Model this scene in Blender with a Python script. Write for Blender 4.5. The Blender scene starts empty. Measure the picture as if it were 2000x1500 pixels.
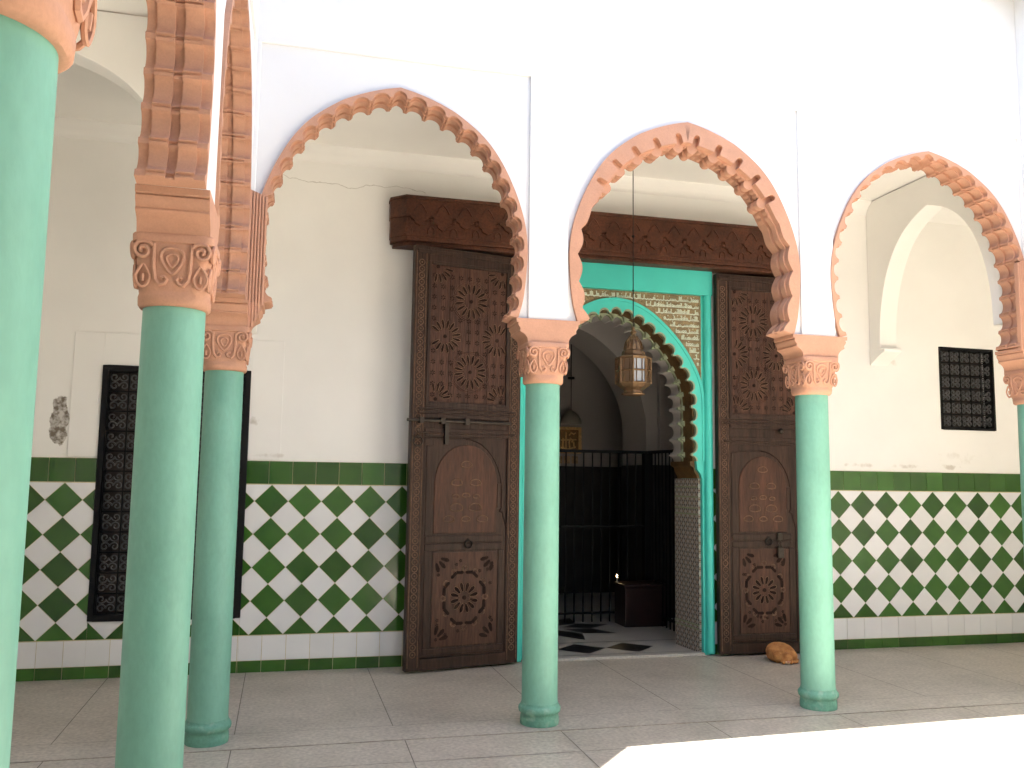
import bpy, bmesh, math, random
from mathutils import Vector, Matrix
random.seed(7)
R = math.radians
SC = bpy.context.scene
COL = SC.collection

# ------------------------------------------------------------------ camera, sky, sun, exposure
cam = bpy.data.cameras.new('camera'); cam_o = bpy.data.objects.new('camera', cam); COL.objects.link(cam_o)
cam.sensor_width = 36; cam.lens = 30.634; cam.clip_end = 500; cam.clip_start = 0.02
YAW, PITCH, ROLL = R(13.988), R(6.088), R(0.788)
f = Vector((math.sin(YAW)*math.cos(PITCH), math.cos(YAW)*math.cos(PITCH), math.sin(PITCH)))
r0 = Vector((math.cos(YAW), -math.sin(YAW), 0)); u0 = r0.cross(f)
rr = r0*math.cos(ROLL)+u0*math.sin(ROLL); uu = -r0*math.sin(ROLL)+u0*math.cos(ROLL)
m = Matrix((rr, uu, -f)).transposed().to_4x4(); m.translation = (-1.712, -5.964, 1.681)
cam_o.matrix_world = m
SC.camera = cam_o

SUN = Vector((1.775, -0.36, -6.4))
w = bpy.data.worlds.new('World'); SC.world = w; w.use_nodes = True
nt = w.node_tree; bg = nt.nodes['Background']
sky = nt.nodes.new('ShaderNodeTexSky'); sky.sky_type = 'NISHITA'; sky.sun_disc = False
sky.sun_elevation = math.asin(6.4/SUN.length); sky.sun_rotation = math.atan2(-1.775, 0.36)
nt.links.new(sky.outputs[0], bg.inputs[0]); bg.inputs[1].default_value = 0.06
sl = bpy.data.lights.new('sun', 'SUN'); sl.energy = 5.0; sl.angle = R(0.5); sl.color = (1, .96, .90)
so = bpy.data.objects.new('sun', sl); COL.objects.link(so); so.rotation_euler = SUN.to_track_quat('-Z', 'Y').to_euler()
so.location = (-2, 1, 12)
SC.view_settings.view_transform = 'Standard'; SC.view_settings.look = 'None'; SC.view_settings.gamma = 1
SC.view_settings.exposure = 3.35
SC.cycles.max_bounces = 10; SC.cycles.diffuse_bounces = 7
SC.cycles.use_adaptive_sampling = True

# ------------------------------------------------------------------ materials
def mat(name, color, rough=.6, metal=0, var=.12, vscale=3, bump=.0, bscale=30, spec=None, grain=0, gscale=120, island=0, stretch=0, color2=None, c2scale=6, c2pos=.55, coat=0):
    M = bpy.data.materials.new(name); M.use_nodes = True
    n = M.node_tree.nodes; l = M.node_tree.links; b = n['Principled BSDF']
    b.inputs['Roughness'].default_value = rough; b.inputs['Metallic'].default_value = metal
    if spec is not None: b.inputs['Specular IOR Level'].default_value = spec
    if coat: b.inputs['Coat Weight'].default_value = coat
    geo = n.new('ShaderNodeNewGeometry')
    def noise(scale, detail=4):
        t = n.new('ShaderNodeTexNoise'); t.inputs['Scale'].default_value = scale; t.inputs['Detail'].default_value = detail
        if stretch:
            mp = n.new('ShaderNodeMapping'); mp.inputs['Scale'].default_value = (1, 1, stretch); l.new(geo.outputs['Position'], mp.inputs['Vector']); l.new(mp.outputs[0], t.inputs['Vector'])
        else: l.new(geo.outputs['Position'], t.inputs['Vector'])
        return t.outputs['Fac']
    def mix(a, bcol, fac, mode='MIX'):
        x = n.new('ShaderNodeMix'); x.data_type = 'RGBA'; x.blend_type = mode
        for s, v in ((x.inputs[6], a), (x.inputs[7], bcol), (x.inputs[0], fac)):
            if hasattr(v, 'links'): l.new(v, s)
            else: s.default_value = (*v, 1) if isinstance(v, tuple) else v
        return x.outputs[2]
    def ramp(fac, a, c):
        x = n.new('ShaderNodeMapRange'); l.new(fac, x.inputs[0])
        x.inputs[1].default_value = a; x.inputs[2].default_value = c; return x.outputs[0]
    c = tuple(color)
    if color2: c = mix(c, tuple(color2), ramp(noise(c2scale, 6), c2pos-.06, c2pos+.12))
    lo = tuple(v*(1-var) for v in (1, 1, 1)); hi = tuple(v*(1+var) for v in (1, 1, 1))
    c = mix(c, mix(lo, hi, ramp(noise(vscale, 5), .3, .7)), 1.0, 'MULTIPLY')
    if grain: c = mix(c, mix((1-grain,)*3, (1+grain,)*3, ramp(noise(gscale, 2), .3, .7)), 1.0, 'MULTIPLY')
    if island: c = mix(c, mix((1-island,)*3, (1+island,)*3, geo.outputs['Random Per Island']), 1.0, 'MULTIPLY')
    l.new(c, b.inputs['Base Color'])
    if bump:
        bp = n.new('ShaderNodeBump'); bp.inputs['Strength'].default_value = bump; bp.inputs['Distance'].default_value = .01
        l.new(noise(bscale, 6), bp.inputs['Height']); l.new(bp.outputs[0], b.inputs['Normal'])
    return M

M_white = mat('white_plaster', (.70, .698, .69), .8, var=.03, vscale=1.5, bump=.12, bscale=9)
M_cream = mat('cream_plaster', (.84, .828, .79), .8, var=.04, vscale=1.2, bump=.12, bscale=7)
M_orange = mat('orange_paint', (.465, .246, .158), .75, var=.07, vscale=7, bump=.25, bscale=40, grain=.05)
M_mint = mat('mint_paint', (.155, .362, .280), .55, var=.07, vscale=5, bump=.28, bscale=18, color2=(.130, .325, .248), c2scale=3.2, grain=.04, gscale=45, stretch=.5)
M_mintd = mat('worn_mint_paint', (.115, .300, .225), .6, var=.14, vscale=9, bump=.4, bscale=30, color2=(.22, .36, .29), c2scale=14, c2pos=.60, grain=.08, gscale=60)
M_turq = mat('turquoise_paint', (.052, .54, .46), .45, var=.05, vscale=4, bump=.15, bscale=20)
M_wood = mat('dark_wood', (.037, .0185, .012), .48, spec=.25, var=.3, vscale=16, bump=.55, bscale=60, grain=.35, gscale=70, stretch=.10, color2=(.028, .015, .010), c2scale=5)
M_woodp = mat('carved_wood_panel', (.064, .0275, .0165), .48, spec=.25, var=.3, vscale=14, bump=.5, bscale=60, grain=.3, gscale=70, stretch=.12)
M_worn = mat('worn_wood', (.135, .075, .045), .5, spec=.25, var=.35, vscale=9, bump=.5, bscale=80, grain=.3, gscale=70)
M_recess = mat('recess_shade', (.019, .0095, .007), .65, spec=.1, var=.3, vscale=8, bump=.5, bscale=60)  # near-black tone puts the shade of carved hollows into the colour
M_beam = mat('beam_wood', (.070, .024, .012), .5, spec=.25, var=.35, vscale=6, bump=.5, bscale=45, grain=.3, gscale=50)
M_green = mat('green_glaze', (.034, .104, .014), .13, var=.12, vscale=6, island=.28, bump=.06, bscale=14)
M_wtile = mat('white_glaze', (.74, .74, .74), .13, var=.02, vscale=5, island=.04, bump=.04, bscale=10)
M_grout = mat('ochre_grout', (.55, .47, .27), .8, var=.15, vscale=20)
M_floor = mat('terrazzo', (.445, .398, .338), .42, var=.07, vscale=6, grain=.2, gscale=38, bump=.05, bscale=70, color2=(.375, .333, .278), c2scale=1.3)
M_border = mat('border_stone', (.42, .40, .365), .45, var=.12, vscale=2.3, grain=.14, gscale=60, bump=.05, bscale=50)
M_joint = mat('dark_joint', (.19, .172, .148), .8, var=.25, vscale=6)
M_iron = mat('black_iron', (.006, .006, .0065), .6, spec=.2, var=.2, vscale=20, bump=.3, bscale=60)
M_dark = mat('dark_shutter', (.022, .012, .009), .5, var=.3, vscale=8)
M_brass = mat('aged_brass', (.17, .105, .055), .45, .75, var=.3, vscale=30, bump=.2, bscale=80)
M_gold = mat('gold_leaf', (.88, .60, .26), .3, .3, var=.25, vscale=30)
M_worn_gold = mat('dull_gold', (.42, .30, .17), .5, .1, var=.3, vscale=25)
M_ochre = mat('gilded_plaster', (.235, .175, .085), .5, var=.3, vscale=14, bump=.5, bscale=90, grain=.25, gscale=60)
M_pale = mat('pale_script', (.60, .65, .53), .6, var=.15, vscale=20)
M_soff = mat('brown_soffit', (.10, .052, .014), .55, var=.3, vscale=10, bump=.4, bscale=60)
M_edge = mat('sage_edge', (.27, .31, .20), .6, var=.2, vscale=12)
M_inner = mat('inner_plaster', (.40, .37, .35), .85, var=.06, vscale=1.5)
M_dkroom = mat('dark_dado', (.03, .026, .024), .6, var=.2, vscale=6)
M_black = mat('black_marble', (.02, .021, .022), .3, var=.2, vscale=6)
M_roomfl = mat('pale_terrazzo', (.44, .42, .38), .35, var=.1, vscale=2, grain=.22, gscale=110)
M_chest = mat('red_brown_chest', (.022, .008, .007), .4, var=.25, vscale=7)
M_steel = mat('worn_iron', (.045, .036, .028), .5, .6, var=.3, vscale=20, bump=.3, bscale=50)
M_fur = mat('ginger_fur', (.50, .23, .075), .9, var=.15, vscale=14, bump=.7, bscale=160, grain=.2, gscale=220, color2=(.36, .14, .04), c2scale=16, c2pos=.5)
M_furl = mat('cream_fur', (.66, .47, .29), .9, var=.12, vscale=20, bump=.6, bscale=160, grain=.15, gscale=200)
M_pink = mat('pink_nose', (.45, .2, .16), .6)
M_wax = mat('candle_wax', (.8, .72, .5), .5)

def glass(name, color, rough=.15):
    M = bpy.data.materials.new(name); M.use_nodes = True; b = M.node_tree.nodes['Principled BSDF']
    b.inputs['Base Color'].default_value = (*color, 1); b.inputs['Roughness'].default_value = rough
    b.inputs['Transmission Weight'].default_value = .55
    return M
M_glass = glass('frosted_glass', (.62, .66, .70), .25)
M_amber = glass('amber_glass', (.20, .12, .065), .35)
def emit(name, color, s):
    M = bpy.data.materials.new(name); M.use_nodes = True; b = M.node_tree.nodes['Principled BSDF']
    b.inputs['Base Color'].default_value = (*color, 1)
    b.inputs['Emission Color'].default_value = (*color, 1); b.inputs['Emission Strength'].default_value = s
    return M
M_flame = emit('candle_flame', (1, .75, .35), 9)

def stained_wall():
    """cream plaster with the flaked patch, the smudges above the dado and hairline cracks where the wall has them"""
    M = mat('weathered_plaster', (.82, .81, .782), .8, var=.04, vscale=1.1, bump=.14, bscale=7)
    n = M.node_tree.nodes; l = M.node_tree.links; b = n['Principled BSDF']
    src = b.inputs['Base Color'].links[0].from_socket
    geo = n.new('ShaderNodeNewGeometry'); sep = n.new('ShaderNodeSeparateXYZ'); l.new(geo.outputs['Position'], sep.inputs[0])
    def math_(op, a, c=0.0):
        x = n.new('ShaderNodeMath'); x.operation = op
        for s, v in ((x.inputs[0], a), (x.inputs[1], c)):
            if hasattr(v, 'links'): l.new(v, s)
            else: s.default_value = v
        return x.outputs[0]
    def noise(scale, det=6, dist=0):
        t = n.new('ShaderNodeTexNoise'); t.inputs['Scale'].default_value = scale; t.inputs['Detail'].default_value = det; t.inputs['Distortion'].default_value = dist
        l.new(geo.outputs['Position'], t.inputs['Vector']); return t.outputs['Fac']
    def blob(cx, cz, rx, rz, ns, th, soft):
        dx = math_('DIVIDE', math_('SUBTRACT', sep.outputs[0], cx), rx); dz = math_('DIVIDE', math_('SUBTRACT', sep.outputs[2], cz), rz)
        d = math_('SUBTRACT', 1.0, math_('ADD', math_('MULTIPLY', dx, dx), math_('MULTIPLY', dz, dz)))
        d = math_('ADD', math_('MAXIMUM', d, -1), math_('MULTIPLY', math_('SUBTRACT', noise(ns), .5), 3.2))
        mr = n.new('ShaderNodeMapRange'); l.new(d, mr.inputs[0]); mr.inputs[1].default_value = th; mr.inputs[2].default_value = th+soft
        return mr.outputs[0]
    def over(a, c, fac):
        x = n.new('ShaderNodeMix'); x.data_type = 'RGBA'; l.new(a, x.inputs[6])
        if hasattr(c, 'links'): l.new(c, x.inputs[7])
        else: x.inputs[7].default_value = (*c, 1)
        l.new(fac, x.inputs[0]); return x.outputs[2]
    patch = blob(-3.61, 2.1, .075, .30, 8, .25, .15)
    rmp = n.new('ShaderNodeValToRGB'); l.new(noise(26, 5), rmp.inputs[0])
    rmp.color_ramp.elements[0].position = .40; rmp.color_ramp.elements[0].color = (.16, .13, .10, 1)
    rmp.color_ramp.elements[1].position = .62; rmp.color_ramp.elements[1].color = (.55, .53, .50, 1)
    c = over(src, rmp.outputs[0], patch)
    for (x, z, rx, rz, th, k) in ((4.0, 1.855, .2, .04, .55, .55), (4.55, 1.85, .25, .035, .6, .5), (5.1, 1.85, .18, .04, .55, .6), (-2.06, 2.14, .08, .06, .7, .6), (5.3, 1.95, .5, .09, .75, .3), (-1.9, 1.84, .25, .03, .6, .4), (4.42, 2.98, .1, .16, .7, .4)):
        c = over(c, (.42, .37, .30), math_('MULTIPLY', blob(x, z, rx, rz, 11, th, .7), k))
    # hairline cracks under the ceiling
    wob = math_('ADD', sep.outputs[2], math_('MULTIPLY', math_('SUBTRACT', noise(2.2, 8), .5), .35))
    d = math_('ABSOLUTE', math_('SUBTRACT', wob, 4.36))
    line = math_('LESS_THAN', d, .0035)
    rng = math_('MULTIPLY', math_('GREATER_THAN', sep.outputs[0], -1.9), math_('LESS_THAN', sep.outputs[0], -.6))
    c = over(c, (.35, .32, .28), math_('MULTIPLY', math_('MULTIPLY', line, rng), .55))
    l.new(c, b.inputs['Base Color'])
    return M
M_wall = stained_wall()

def zellij():
    M = mat('zellij_mosaic', (.30, .27, .25), .3, var=.15, vscale=6)
    n = M.node_tree.nodes; l = M.node_tree.links; b = n['Principled BSDF']
    geo = n.new('ShaderNodeNewGeometry'); sep = n.new('ShaderNodeSeparateXYZ'); l.new(geo.outputs['Position'], sep.inputs[0])
    def mth(op, a, c=0.0):
        x = n.new('ShaderNodeMath'); x.operation = op
        for s, v in ((x.inputs[0], a), (x.inputs[1], c)):
            if hasattr(v, 'links'): l.new(v, s)
            else: s.default_value = v
        return x.outputs[0]
    k = 2*math.pi/.085
    a = mth('MULTIPLY', sep.outputs[1], k); z = mth('MULTIPLY', sep.outputs[2], k)
    s1 = mth('MULTIPLY', mth('COSINE', a), mth('COSINE', z))
    s2 = mth('MULTIPLY', mth('COSINE', mth('ADD', a, z)), mth('COSINE', mth('SUBTRACT', a, z)))
    v = mth('ADD', s1, s2)
    rmp = n.new('ShaderNodeValToRGB'); rmp.color_ramp.interpolation = 'CONSTANT'
    mr = n.new('ShaderNodeMapRange'); l.new(v, mr.inputs[0]); mr.inputs[1].default_value = -2; mr.inputs[2].default_value = 2
    l.new(mr.outputs[0], rmp.inputs[0]); cr = rmp.color_ramp
    cr.elements[0].position = 0; cr.elements[0].color = (.03, .03, .04, 1)
    cr.elements[1].position = .36; cr.elements[1].color = (.42, .38, .34, 1)
    e = cr.elements.new(.5); e.color = (.06, .045, .04, 1)
    e = cr.elements.new(.62); e.color = (.38, .30, .25, 1)
    e = cr.elements.new(.86); e.color = (.14, .07, .04, 1)
    l.new(rmp.outputs[0], b.inputs['Base Color'])
    return M
M_zel = zellij()

# ------------------------------------------------------------------ helpers
class MB:
    def __init__(s): s.v = []; s.f = []; s.mi = []; s.cur = 0
    def face(s, pts):
        i = len(s.v); s.v += [tuple(p) for p in pts]; s.f.append(tuple(range(i, i+len(pts)))); s.mi.append(s.cur)
    def grid(s, rows, close_u=False, close_v=False):
        i0 = len(s.v); nu = len(rows); nv = len(rows[0])
        for r_ in rows: s.v += [tuple(p) for p in r_]
        for a in range(nu if close_u else nu-1):
            for b in range(nv if close_v else nv-1):
                a2 = (a+1) % nu; b2 = (b+1) % nv
                s.f.append((i0+a*nv+b, i0+a2*nv+b, i0+a2*nv+b2, i0+a*nv+b2)); s.mi.append(s.cur)
    def box(s, x0, x1, y0, y1, z0, z1):
        if x0 > x1: x0, x1 = x1, x0
        c = [(x0, y0, z0), (x1, y0, z0), (x1, y1, z0), (x0, y1, z0), (x0, y0, z1), (x1, y0, z1), (x1, y1, z1), (x0, y1, z1)]
        i = len(s.v); s.v += c
        for q in ((0, 3, 2, 1), (4, 5, 6, 7), (0, 1, 5, 4), (1, 2, 6, 5), (2, 3, 7, 6), (3, 0, 4, 7)):
            s.f.append(tuple(i+k for k in q)); s.mi.append(s.cur)
    def prism(s, poly, axis, a, b):
        """poly of 2-D points; axis 'y': points are (x,z); axis 'z': (x,y); axis 'x': (y,z)"""
        def P(p, t): return {'y': (p[0], t, p[1]), 'z': (p[0], p[1], t), 'x': (t, p[0], p[1])}[axis]
        s.face([P(p, a) for p in poly]); s.face([P(p, b) for p in reversed(poly)])
        n = len(poly)
        for i in range(n):
            p, q = poly[i], poly[(i+1) % n]; s.face([P(p, a), P(p, b), P(q, b), P(q, a)])
    def lathe(s, prof, n=32, c=(0, 0, 0), cap=True, wob=0):
        rows = []
        for (r_, z) in prof:
            rows.append([(c[0]+r_*math.cos(2*math.pi*k/n), c[1]+r_*math.sin(2*math.pi*k/n), c[2]+z) for k in range(n)])
        s.grid(rows, close_v=True)
        if cap: s.face(rows[0][::-1]); s.face(rows[-1])
    def loft(s, secs, n=40, c=(0, 0, 0)):
        """superellipse sections (half, z, exponent)"""
        rows = []
        for (h, z, e) in secs:
            row = []
            for k in range(n):
                t = 2*math.pi*(k+.5)/n; cs, sn = math.cos(t), math.sin(t)
                row.append((c[0]+h*math.copysign(abs(cs)**(2/e), cs), c[1]+h*math.copysign(abs(sn)**(2/e), sn), c[2]+z))
            rows.append(row)
        s.grid(rows, close_v=True); s.face(rows[0][::-1]); s.face(rows[-1])
    def tube(s, path, r_, n=6, cap=True, flat=1.0):
        path = [Vector(p) for p in path]; rows = []; up = Vector((0, 0, 1)); last = None
        for i, p in enumerate(path):
            t = (path[min(i+1, len(path)-1)]-path[max(i-1, 0)]).normalized()
            if last is None:
                a = t.cross(up)
                if a.length < .1: a = t.cross(Vector((0, 1, 0)))
            else: a = last-t*last.dot(t)
            a.normalize(); last = a; b = t.cross(a)
            rad = r_[i] if isinstance(r_, (list, tuple)) else r_
            rows.append([tuple(p+(a*math.cos(2*math.pi*k/n)+b*math.sin(2*math.pi*k/n)*flat)*rad) for k in range(n)])
        s.grid(rows, close_v=True)
        if cap: s.face(rows[0][::-1]); s.face(rows[-1])
    def ball(s, c, r_, n=12, sc=(1, 1, 1), M=None):
        rows = []
        for i in range(n+1):
            ph = math.pi*min(max(i/n, .002), .998)
            row = []
            for k in range(2*n):
                th = math.pi*k/n; v = Vector((r_*sc[0]*math.sin(ph)*math.cos(th), r_*sc[1]*math.sin(ph)*math.sin(th), r_*sc[2]*math.cos(ph)))
                if M is not None: v = M @ v
                row.append((c[0]+v.x, c[1]+v.y, c[2]+v.z))
            rows.append(row)
        s.grid(rows, close_v=True); s.face(rows[0]); s.face(rows[-1][::-1])
    def build(s, name, mats, parent=None, smooth=0, bevel=0, **kw):
        me = bpy.data.meshes.new(name); me.from_pydata(s.v, [], s.f)
        if not isinstance(mats, (list, tuple)): mats = [mats]
        for mm in mats: me.materials.append(mm)
        me.polygons.foreach_set('material_index', s.mi)
        bm = bmesh.new(); bm.from_mesh(me); bmesh.ops.remove_doubles(bm, verts=bm.verts, dist=1e-5)
        bmesh.ops.recalc_face_normals(bm, faces=bm.faces); bm.to_mesh(me); bm.free()
        if smooth:
            me.polygons.foreach_set('use_smooth', [True]*len(me.polygons)); me.set_sharp_from_angle(angle=R(smooth))
        o = bpy.data.objects.new(name, me); COL.objects.link(o)
        if parent: o.parent = parent
        if bevel:
            b = o.modifiers.new('bevel', 'BEVEL'); b.width = bevel; b.segments = 2; b.limit_method = 'ANGLE'; b.angle_limit = R(40)
        for k, v in kw.items(): o[k] = v
        return o

def thing(name, label, cat, loc=(0, 0, 0), rz=0, group=None):
    o = bpy.data.objects.new(name, None); COL.objects.link(o); o.empty_display_size = .1
    o.location = loc; o.rotation_euler = (0, 0, rz); o['label'] = label; o['category'] = cat; o['kind'] = 'thing'
    if group: o['group'] = group
    return o
def tag(o, label, cat, group=None):
    o['label'] = label; o['category'] = cat; o['kind'] = 'thing'
    if group: o['group'] = group
    return o
def kids(o): return [c for c in bpy.data.objects if c.parent == o]
def dup(o, parent=None):
    c = o.copy(); COL.objects.link(c); c.parent = parent
    for ch in kids(o): dup(ch, c)
    return c

# ------------------------------------------------------------------ arches
HALF = [(x, 2.79+(z-2.81)*.9945) for x, z in [(0, 4.389), (.10, 4.366), (.21, 4.331), (.32, 4.286), (.42, 4.232), (.585, 4.105), (.715, 3.945), (.825, 3.73), (.895, 3.52), (.922, 3.33), (.915, 3.13), (.895, 2.95), (.86, 2.81)]]
def samples(half, step):
    pts = [Vector((x, z)) for x, z in half]; out = []
    for i in range(len(pts)-1):
        p0 = pts[i-1] if i else pts[0]*2-pts[1]; p1, p2 = pts[i], pts[i+1]; p3 = pts[i+2] if i+2 < len(pts) else p2*2-p1
        for k in range(24):
            t = k/24; out.append(.5*((2*p1)+(p2-p0)*t+(2*p0-5*p1+4*p2-p3)*t*t+(3*p1-p0-3*p2+p3)*t**3))
    out.append(pts[-1])
    cum = [0]
    for a, b in zip(out, out[1:]): cum.append(cum[-1]+(b-a).length)
    n = max(8, int(cum[-1]/step)); res = []; j = 0
    for i in range(n+1):
        s_ = cum[-1]*i/n
        while j < len(out)-2 and cum[j+1] < s_: j += 1
        t = (s_-cum[j])/max(1e-9, cum[j+1]-cum[j]); res.append((s_, out[j].lerp(out[j+1], t)))
    r2 = []
    for i, (s_, p) in enumerate(res):
        d = (res[min(i+1, n)][1]-res[max(i-1, 0)][1]).normalized(); nn = Vector((d.y, -d.x))
        if i == 0: nn = Vector((0, -1))
        r2.append((s_, p, nn))
    return r2
def ring(mb, half, layers, cx=0, step=.006, outer=-.006):
    """layers: list of (y0, y1, wfun(s)); sweeps the stepped section along both halves of the arch"""
    sm = samples(half, step)
    rows = []
    for side in (-1, 1):
        seq = []
        for (s_, p, nn) in sm:
            row = []
            def at(y, wd):
                q = p+nn*wd; return (cx+side*max(0.0, q.x), y, q.y)
            o = outer(s_) if callable(outer) else outer
            row.append(at(layers[0][0], o))
            for (y0, y1, wf) in layers: row.append(at(y0, wf(s_))); row.append(at(y1, wf(s_)))
            row.append(at(layers[-1][1], o)); seq.append(row)
        rows += seq[::-1] if side < 0 else seq[1:]
    mb.grid(rows, close_v=True); mb.face(rows[0]); mb.face(rows[-1][::-1])
def arch_plate(mb, half, hwl, hwr, ztop, y0, y1, cx=0, step=.04):
    sm = [(p.x, p.y) for (_, p, _) in samples(half, step)]
    iw = max(range(len(sm)), key=lambda i: sm[i][0]); xw, zw = sm[iw]
    for side, hw in ((-1, hwl), (1, hwr)):
        def Q(a): 
            for y in (y0, y1): mb.face([(cx+side*x, y, z) for x, z in a])
        for i in range(len(sm)-1):
            (xa, za), (xb, zb) = sm[i], sm[i+1]
            if i < iw: Q([(xa, za), (xb, zb), (xb, ztop), (xa, ztop)])
            else: Q([(xa, za), (hw, za), (hw, zb), (xb, zb)])
            mb.face([(cx+side*xa, y0, za), (cx+side*xb, y0, zb), (cx+side*xb, y1, zb), (cx+side*xa, y1, za)])
        Q([(xw, zw), (hw, zw), (hw, ztop), (xw, ztop)])
        xl, zl = sm[-1]
        mb.face([(cx+side*xl, y0, zl), (cx+side*hw, y0, zl), (cx+side*hw, y1, zl), (cx+side*xl, y1, zl)])

def sc_main(s_):
    u = (s_/.150+.5) % 1.0; t = abs(u-.5)/.37
    if t < 1: return .064-.031*math.sqrt(1-t*t)
    v = min(u, 1-u)
    return .055 if v < .035 else .065+.003*math.cos(v*30)
def sc_niche(s_):
    u = (s_/.150+.5) % 1.0; t = abs(u-.5)/.40
    if t < 1: return .054-.037*math.sqrt(1-t*t)
    return .055
def sc_groove(s_): return sc_main(s_)-.017
T1 = .128
def trim_scallop(mb, cx): ring(mb, HALF, [(-T1, -.088, sc_niche), (-.088, -.018, sc_main), (-.018, .018, sc_groove), (.018, .088, sc_main), (.088, T1, sc_niche)], cx)
def lw_top(s_): return .150-.052*min(1, s_/1.1)
def l_slot(s_):
    k = (math.floor(s_/.205)+.5)*.205; return abs(s_-k)
def l_plate(s_):
    if s_ > 1.08: t = min(1, (s_-1.08)/.22); return (1-t)*lw_top(1.08)+t*.055+t*.034*abs(math.sin(math.pi*(s_-1.13)/.205))
    d = l_slot(s_)
    if d < .027: return lw_top(s_)-.050-.027*math.sqrt(max(0, 1-(d/.027)**2))
    return lw_top(s_)
def l_main(s_):
    if s_ > 1.08: t = min(1, (s_-1.08)/.22); return (1-t)*(lw_top(1.08)+.010)+t*.064+t*.036*abs(math.sin(math.pi*(s_-1.13)/.205))
    d = l_slot(s_)
    if d < .05: return lw_top(s_)+.008+.050*math.sqrt(1-(d/.05)**2)
    return lw_top(s_)+.012+.010*abs(math.sin((d-.05)*math.pi/.052))
def l_groove(s_):
    return l_main(s_)-.03
def trim_lambrequin(mb, cx): ring(mb, HALF, [(-T1, -.075, l_plate), (-.075, -.018, l_main), (-.018, .018, l_groove), (.018, .075, l_main), (.075, T1, l_plate)], cx, step=.004)

# ------------------------------------------------------------------ setting: floor
D = 1.968; WT = .12; HT = 6.4; XL, XR = -2.170, 4.255; X3 = 2.167
mb = MB(); mb.face([(-40, -40, 0), (40, -40, 0), (40, 40, 0), (-40, 40, 0)])
mb.build('floor', M_floor, kind='structure')
mb = MB()
mb.box(XL-1.7, XR+1.8, -.20, .12, -.01, .004)
mb.build('border_strip', M_floor, kind='structure')
mb = MB()
def joint(x0, y0, x1, y1, wd=.0065, z=.0075):
    d = Vector((x1-x0, y1-y0)).normalized(); q = Vector((-d.y, d.x))*wd/2
    mb.face([(x0-q.x, y0-q.y, z), (x1-q.x, y1-q.y, z), (x1+q.x, y1+q.y, z), (x0+q.x, y0+q.y, z)])
for k in range(-3, 9):
    x = -.99+1.05*k+(.03 if k % 2 else 0)
    joint(x, .125, x-.02, D-.01, z=.003); joint(x+(.0 if k % 2 else .04), -.205, x+.01, -6.3, z=.003)
for y in (-.203, .123): joint(-3.9, y, 6.0, y, .0035, .006)
for y in (-.66, -1.9, -3.1, -4.3, -5.5): joint(-2.05, y+.03, 4.1, y-.03, .006, .0028)
mb.build('floor_joints', M_joint, kind='structure')

# ------------------------------------------------------------------ arcade walls round the courtyard
def arcade(name, label, bays, loc, rz, styles, ends):
    """bays: list of (centre, half) along local x; front faces local -y"""
    root = thing(name, label, 'arcade', loc, rz)
    mb = MB()
    for i, (c, h, *ex) in enumerate(bays):
        hl = h+(ends[0] if i == 0 else 0)+(ex[0] if ex else 0); hr = h+(ends[1] if i == len(bays)-1 else 0)
        arch_plate(mb, HALF, hl, hr, HT-.002, -.10, WT, c)
    xa = bays[0][0]-bays[0][1]; xb = bays[-1][0]+bays[-1][1]
    mb.box(xa-ends[0], xb+ends[1], -WT, -.09, 4.575, HT-.004)
    cols = [xa]+[b_[0]+b_[1] for b_ in bays]
    for i, x in enumerate(cols):
        a, b = x-.145, x+.145
        if i == 0: a = x-ends[0] if ends[0] else x+.02
        if i == len(cols)-1: b = x+ends[1] if ends[1] else x-.02
        # strip narrows to the impost width at its foot, following the arches
        mb.box(a, b, -WT, -.09, 2.7905, 4.576)
    mb.build('wall', M_white, root, bevel=.004)
    for st, (c, h, *ex) in zip(styles, bays):
        t = MB(); (trim_lambrequin if st else trim_scallop)(t, c)
        t.build('arch_trim', M_orange, root, smooth=38)
    return root
fb = [(XL/2, -XL/2), (X3/2, X3/2), ((X3+XR)/2, (XR-X3)/2)]
facade = arcade('arcade_wall', 'white front arcade wall with three orange trimmed horseshoe arches before the carved doors', fb, (0, 0, 0), 0, (0, 1, 0), (.12, .12))
lb = [(-5.53, 1.01), (-3.303, 1.101, .116), (-1.101, 1.101)]
arcade('arcade_wall', 'white side arcade wall seen edge on at the left with brick-like orange arch undersides', lb, (XL, -.003, 0), R(89.0), (0, 0, 0), (0, -.117))
rb = [(1.09, 1.09), (3.27, 1.09), (5.45, 1.09)]
arcade('arcade_wall', 'white side arcade wall closing the courtyard on the right, outside the picture', rb, (XR, -.003, 0), R(-90), (0, 0, 0), (-.117, 0))
bb = [((XR-XL)*(k+.5)/3, (XR-XL)/6) for k in range(3)]
arcade('arcade_wall', 'white arcade wall closing the courtyard behind the viewer', bb, (XR, -6.54, 0), R(180), (0, 0, 0), (.12, .12))

# fluted orange panels where the arcades meet
def fluted(x0, x1, parent, flip=False):
    mb = MB(); n = 6
    def zb(t): return 2.585+.30*max(0, t-.25)**1.3
    poly = [(x0, 2.60)]+[(x0+(x1-x0)*k/8, zb(k/8)) for k in range(1, 9)]+[(x1, 3.50), (x0, 3.545)]
    mb.prism(poly, 'y', -.131, -.10)
    for k in range(n):
        t = (k+.5)/n; x = x0+(x1-x0)*t
        mb.tube([(x, -.133, zb(t)+.01), (x, -.133, 3.0), (x, -.133, 3.54-.045*t)], abs(x1-x0)/n*.47, 8, flat=1)
    mb.build('fluted_panel', M_orange, parent, smooth=40)
fluted(-2.057, -1.94, facade); fluted(4.142, 4.025, facade)

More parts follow.
